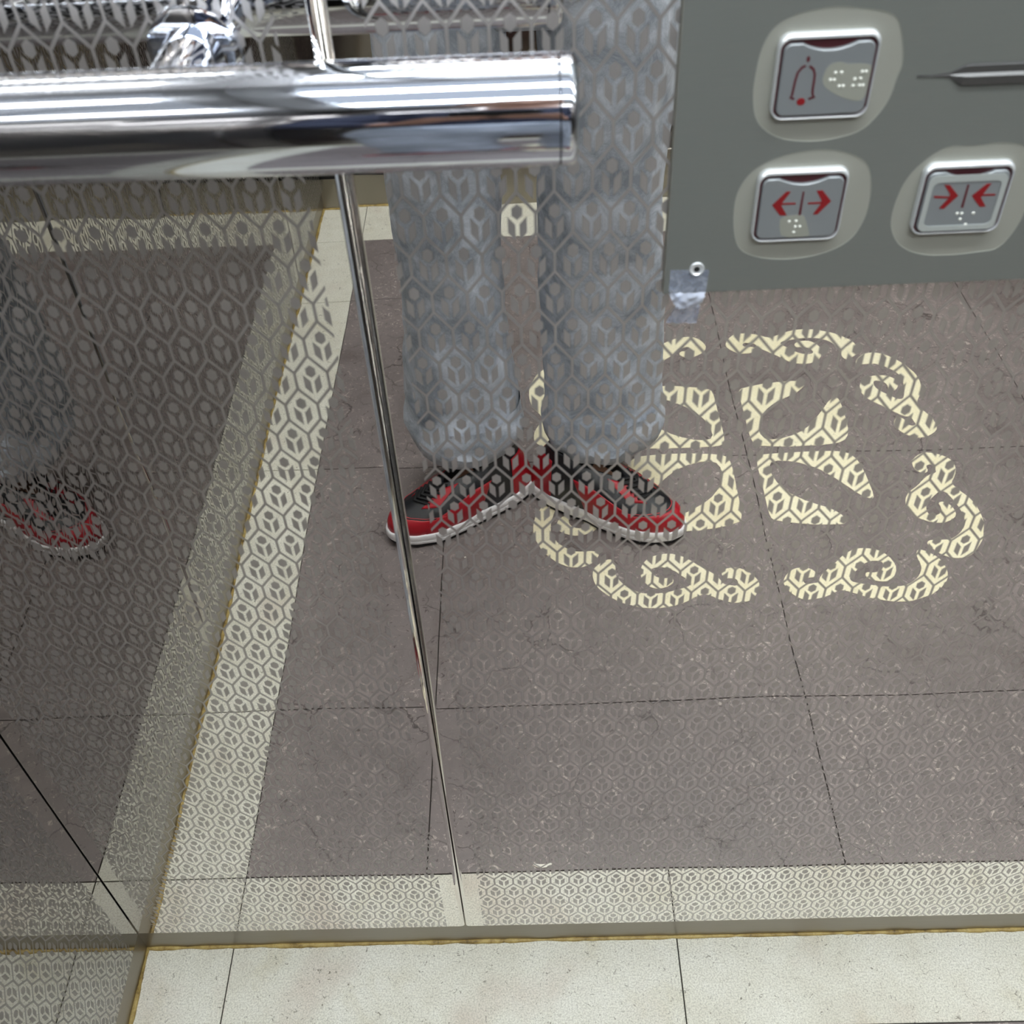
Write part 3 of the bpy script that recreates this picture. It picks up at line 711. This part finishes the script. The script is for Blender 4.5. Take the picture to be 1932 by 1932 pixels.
def sneaker(loc, rz):
    N = 96
    bm = bmesh.new(); g_ = []
    for j in range(25):
        g_.append([shoe_surf(2*PI*k/N, j/24, 0) for k in range(N)])
    top = g_[-1]; c = Vector((-.04, 0, 0))
    inner = [[Vector((c.x+(p.x-c.x)*s, p.y*s, p.z-dz)) for p in top] for s, dz in ((.93, -.001), (.86, .002), (.82, .05), (.7, .09))]
    loft(bm, g_+inner, (False, True))
    up = obj('shoe', bm, M_black, person, smooth=True)
    up.location = rel((*loc, .0005)); up.rotation_euler = (0, 0, rz); up.scale = (.93, .93, .93)
    # soles
    def layer(name, zs, mat):
        bm = bmesh.new(); loft(bm, [[Vector((*shoe_outline(2*PI*k/N, g), z+(.006*max(0, math.cos(2*PI*k/N))**6 if z < .012 else 0))) for k in range(N)] for g, z in zs])
        return obj(name, bm, mat, up, smooth=True)
    layer('outsole', [(-.004, .000), (.0000, .0008), (.0006, .0060), (-.001, .0085)], M_blackr)
    ms = layer('midsole', [(.000, .0070), (.0022, .0085), (.0030, .016), (.0026, .0165), (.0026, .0175), (.0030, .018), (.0026, .028), (.0008, .0305), (-.003, .0300)], M_white)
    shoe_patch('toe_guard', -62, 62, lambda s: .0, lambda s: .30+.05*math.cos((s-.5)*2*PI), .0009, M_redl, up, 60, 10)
    for sg in (1, -1):
        shoe_patch('side_panel', sg*50, sg*97, lambda s: .0, lambda s: .16+.50*math.sin(min(1, s*1.5)*PI/2), .0016, M_redl, up, 24, 10)
        shoe_patch('lace_panel', sg*26, sg*46, lambda s: .56, lambda s: .92, .0012, M_redl, up, 12, 8)
        shoe_patch('stitch', sg*0, sg*62, lambda s: .335+.045*math.cos(s*PI)-.0, lambda s: .350+.045*math.cos(s*PI), .0016, M_stitch, up, 40, 1, .0004)
    shoe_patch('heel_panel', 128, 232, lambda s: .0, lambda s: .80, .0012, M_redl, up, 30, 10)
    for k in range(6):
        t = .64+.06*k; bm = bmesh.new(); L = shoe_surf(math.radians(32), t, .003); R = shoe_surf(math.radians(-32), t, .003); M = shoe_surf(0, min(1, t+.04), .005)
        pts = [L.lerp(M, i/6) if i <= 6 else M.lerp(R, (i-6)/6) for i in range(13)]
        tube(bm, pts, .0028, 8, True, .5); obj('lace', bm, M_lace, up, smooth=True)
    return up
sneaker((.340, -.699), math.radians(151))
sneaker((.566, -.693), math.radians(29))

# ---------------------------------------------------------------- body, shirt, hair and the phone (behind the lens, seen only by the steel)
def ph(r, u, f): return CAM+RGT*r+UPV*u+FWD*f            # a point in the phone's own frame, the lens at its origin
PHC = (-.020, -.062, -.0085)
phone = tag(empty('phone', CAM+RGT*PHC[0]+UPV*PHC[1]+FWD*PHC[2]), 'black mobile phone held in both hands in front of the chest', 'phone')
phone.rotation_mode = 'QUATERNION'
phone.rotation_quaternion = Matrix(((RGT.x, UPV.x, -FWD.x), (RGT.y, UPV.y, -FWD.y), (RGT.z, UPV.z, -FWD.z))).to_quaternion()
def plate(name, w_, h_, r_, z0, z1, mat, parent, cx=0, cy=0):
    bm = bmesh.new(); loft(bm, [[(x, y, z) for x, y in rrect(w_, h_, r_, 6, cx, cy)] for z in (z0, z1)]); return obj(name, bm, mat, parent, ang=30)
M_ph = simple('phone_black', lin(20, 21, 24), .25)
plate('case', .074, .160, .010, -.0038, .0035, M_ph, phone)
plate('screen', .070, .155, .008, .0036, .0041, simple('screen_glass', lin(12, 12, 14), .05), phone)
def skin_mesh(name, chains, extra=None, voxel=None, sub=1):
    """chains: lists of (point, radius); the first point of a chain may repeat an earlier point to branch off"""
    vs, es, rs, key = [], [], [], {}
    for ch in chains:
        prev = None
        for p, r in ch:
            k = tuple(round(c, 4) for c in p)
            if k not in key: key[k] = len(vs); vs.append(tuple(p)); rs.append(r)
            i = key[k]
            if prev is not None and prev != i: es.append((prev, i))
            prev = i
    me = bpy.data.meshes.new(name); me.from_pydata(vs, es, []); t = bpy.data.objects.new(name, me); C.objects.link(t)
    t.modifiers.new('skin', 'SKIN'); 
    for i, v in enumerate(me.skin_vertices[0].data): v.radius = rs[i] if hasattr(rs[i], '__len__') else (rs[i], rs[i]); v.use_root = (i == 0)
    t.modifiers.new('sub', 'SUBSURF').levels = sub+1
    out = bpy.data.meshes.new_from_object(t.evaluated_get(bpy.context.evaluated_depsgraph_get())); bpy.data.objects.remove(t)
    if extra or voxel:
        bm = bmesh.new(); bm.from_mesh(out)
        for e_ in extra or []: bm.from_mesh(e_)
        bm.to_mesh(out); bm.free()
        t = bpy.data.objects.new(name, out); C.objects.link(t); m = t.modifiers.new('r', 'REMESH'); m.mode = 'VOXEL'; m.voxel_size = voxel
        m2 = t.modifiers.new('s', 'SMOOTH'); m2.iterations = 3; m2.factor = .5
        o2 = bpy.data.meshes.new_from_object(t.evaluated_get(bpy.context.evaluated_depsgraph_get())); bpy.data.objects.remove(t); out = o2
    return out
V = Vector
HC = V((.455, -.765, 1.575))                              # head centre, looking down at the phone
def head_mesh():
    bm = bmesh.new(); bmesh.ops.create_uvsphere(bm, u_segments=64, v_segments=48, radius=1)
    for v in bm.verts:
        n = v.co.copy(); x, y, z = n
        p = V((x*.073, y*.092, z*.112))
        if z < 0: p.x *= 1-.28*z*z; p.y *= 1-.08*z*z
        if y > 0:
            p.y -= .010*math.exp(-((abs(x)-.38)/.16)**2-((z-.02)/.12)**2)          # sockets
            p.y += .020*math.exp(-(x/.11)**2-((z+.20)/.13)**2)+.009*math.exp(-(x/.09)**2-((z+.02)/.2)**2)   # nose
            p.y += .006*math.exp(-(x/.24)**2-((z+.50)/.05)**2)+.005*math.exp(-(x/.20)**2-((z+.58)/.05)**2)   # lips
            p.y += .008*math.exp(-(x/.22)**2-((z+.86)/.14)**2)                                               # chin
        v.co = p
    for s in (-1, 1):                                                                                       # ears
        r = bmesh.ops.create_uvsphere(bm, u_segments=16, v_segments=12, radius=1)
        for v in r['verts']: v.co = V((s*.074+v.co.x*.008+s*.006*max(0, -v.co.y), -.004+v.co.y*.017, .000+v.co.z*.030))
    bm.transform(Matrix.Translation(HC) @ Matrix.Rotation(math.radians(-26), 4, 'X'))
    me = bpy.data.meshes.new('head'); bm.to_mesh(me); bm.free(); return me
HM = Matrix.Translation(HC) @ Matrix.Rotation(math.radians(-26), 4, 'X')
pel, che = V((.455, -.80, .95)), V((.455, -.815, 1.28))
chains = [[(pel, (.13, .085)), (V((.455, -.805, 1.08)), (.115, .08)), (che, (.135, .085)), (V((.455, -.81, 1.385)), (.075, .06)), (V((.455, -.80, 1.44)), .048), (V((.455, -.785, 1.50)), .046)]]
for s, hx, kx, axx, ay in ((-1, .37, .350, .382, -.722), (1, .545, .556, .526, -.720)):
    chains.append([(pel, (.13, .085)), (V((hx, -.80, .86)), .072), (V((kx, -.775, .50)), .050), (V((kx+(axx-kx)*.3, -.785, .26)), .038), (V((axx, ay-.022, .118)), .024), (V((axx+s*.01, ay, .07)), .023), (V((axx+s*.11, ay+.06, .048)), .018)])
    sh, el = V((.455+s*.165, -.815, 1.375)), V((.455+s*.215, -.745, 1.125))
    wr = ph(s*.078-.020, -.190, -.028)
    pm = ph(s*.052-.020, -.125, -.020); kn = ph(s*.050-.020, -.098, -.010)
    chains.append([(che, (.135, .085)), (V((.455+s*.10, -.815, 1.36)), .052), (sh, .048), (el, .038), (wr.lerp(el, .3), .033), (wr, .024), (pm, (.026, .017)), (kn, (.022, .013))])
    for k, (du, ln) in enumerate(((.030, .050), (.012, .056), (-.006, .052), (-.024, .042))):
        b0 = ph(s*.050-.020, -.098+du, -.004); b1 = ph(s*.048-.020, -.098+du, .004); b2 = ph(s*(.048-ln*.5)-.020, -.098+du+.003, .0065); b3 = ph(s*(.048-ln*.92)-.020, -.098+du+.004, .0055)
        chains.append([(kn, (.022, .013)), (b0, .0088), (b1, .0085), (b2, .0078), (b3, .0066)])
    chains.append([(pm, (.026, .017)), (ph(s*.050-.020, -.112, -.024), .0115), (ph(s*.036-.020, -.085, -.0225), .0098), (ph(s*.020-.020, -.062, -.0200), .0082)])
chains = [[(p-V((PXC, PYC, 0)), r) for p, r in ch] for ch in chains]
hm = head_mesh(); hm.transform(Matrix.Translation((-PXC, -PYC, 0)))
body = link('body', skin_mesh('body', chains, [hm], .0042), M_skin, person, smooth=True)
# shirt: one shell with sleeves, open at the cuffs
sch = [[(V((.455, -.80, .90)), (.175, .118)), (V((.455, -.80, 1.0)), (.165, .112)), (V((.455, -.805, 1.12)), (.155, .108)), (che, (.165, .112)), (V((.455, -.815, 1.37)), (.105, .075)), (V((.455, -.805, 1.42)), (.060, .056))]]
for s in (-1, 1):
    wr = ph(s*.078-.020, -.190, -.028); el = V((.455+s*.215, -.745, 1.125))
    sch.append([(V((.455, -.815, 1.37)), (.105, .075)), (V((.455+s*.10, -.815, 1.365)), .070), (V((.455+s*.168, -.815, 1.365)), .066), (el, .054), (wr.lerp(el, .35), .044), (wr.lerp(el, .08), .034)])
sch = [[(p-V((PXC, PYC, 0)), r) for p, r in ch] for ch in sch]
link('shirt', skin_mesh('shirt', sch, None, .007), M_shirt, person, smooth=True)
def hair():
    bm = bmesh.new(); bmesh.ops.create_uvsphere(bm, u_segments=64, v_segments=40, radius=1)
    dele = []
    for v in bm.verts:
        x, y, z = v.co
        front = y > .25 and z < .55-.1*abs(x)
        sidey = y > -.15 and z < -.05
        if front or sidey or z < -.62: dele.append(v)
        k = 1.07+.03*noise.noise(V((x*9, y*9, z*3)))
        v.co = V((x*.075*k+0, y*.094*k-.003, z*.114*k+.002))
    bmesh.ops.delete(bm, geom=dele, context='VERTS')
    bm.transform(Matrix.Translation((-PXC, -PYC, 0)) @ HM)
    o = obj('hair', bm, M_hair, person, smooth=True); m = o.modifiers.new('thick', 'SOLIDIFY'); m.thickness = .012; m.offset = -1
hair()
M_eye = simple('eye_white', lin(236, 232, 226), .2); M_iris = simple('brown_iris', lin(52, 34, 24), .15); M_lip = simple('lip', lin(170, 104, 98), .45)
for s in (-1, 1):
    bm = bmesh.new(); bmesh.ops.create_uvsphere(bm, u_segments=20, v_segments=14, radius=.0115); bm.transform(Matrix.Translation((-PXC, -PYC, 0)) @ HM @ Matrix.Translation((s*.0275, .0670, .003)))
    e_ = obj('eye', bm, M_eye, person, smooth=True)
    bm = bmesh.new(); bmesh.ops.create_uvsphere(bm, u_segments=16, v_segments=10, radius=.0058); bm.transform(Matrix.Translation((-PXC, -PYC, 0)) @ HM @ Matrix.Translation((s*.0275, .0748, .0005)))
    obj('iris', bm, M_iris, e_, smooth=True)
    bm = bmesh.new(); tube(bm, [V((s*(.014+.026*i/6), .082-.0004*i*i, .020+.003*math.sin(PI*i/6))) for i in range(7)], [.001, .002, .0022, .0022, .002, .0016, .0008], 8)
    bm.transform(Matrix.Translation((-PXC, -PYC, 0)) @ HM); obj('eyebrow', bm, M_hair, person, smooth=True)
bm = bmesh.new(); tube(bm, [V((-.022+.044*i/8, .0850-.0000012*(i-4)**2-.0011*(i-4)**2*.5, -.060)) for i in range(9)], [.0012, .003, .0042, .0046, .0044, .0046, .0042, .003, .0012], 10, True, .8)
bm.transform(Matrix.Translation((-PXC, -PYC, 0)) @ HM); obj('lips', bm, M_lip, person, smooth=True)

for ax_, ay_ in ((.381, -.722), (.526, -.718)):
    bm = bmesh.new(); tube(bm, [rel((ax_, ay_, .055)), rel((ax_, ay_-.012, .10)), rel((ax_+(-.012 if ax_ < .45 else .014), ay_-.040, .15)), rel((ax_+(-.02 if ax_ < .45 else .03), ay_-.055, .21))], [.029, .029, .031, .036], 32, False)
    o = obj('sock', bm, M_lace, person, smooth=True); m = o.modifiers.new('thick', 'SOLIDIFY'); m.thickness = .002
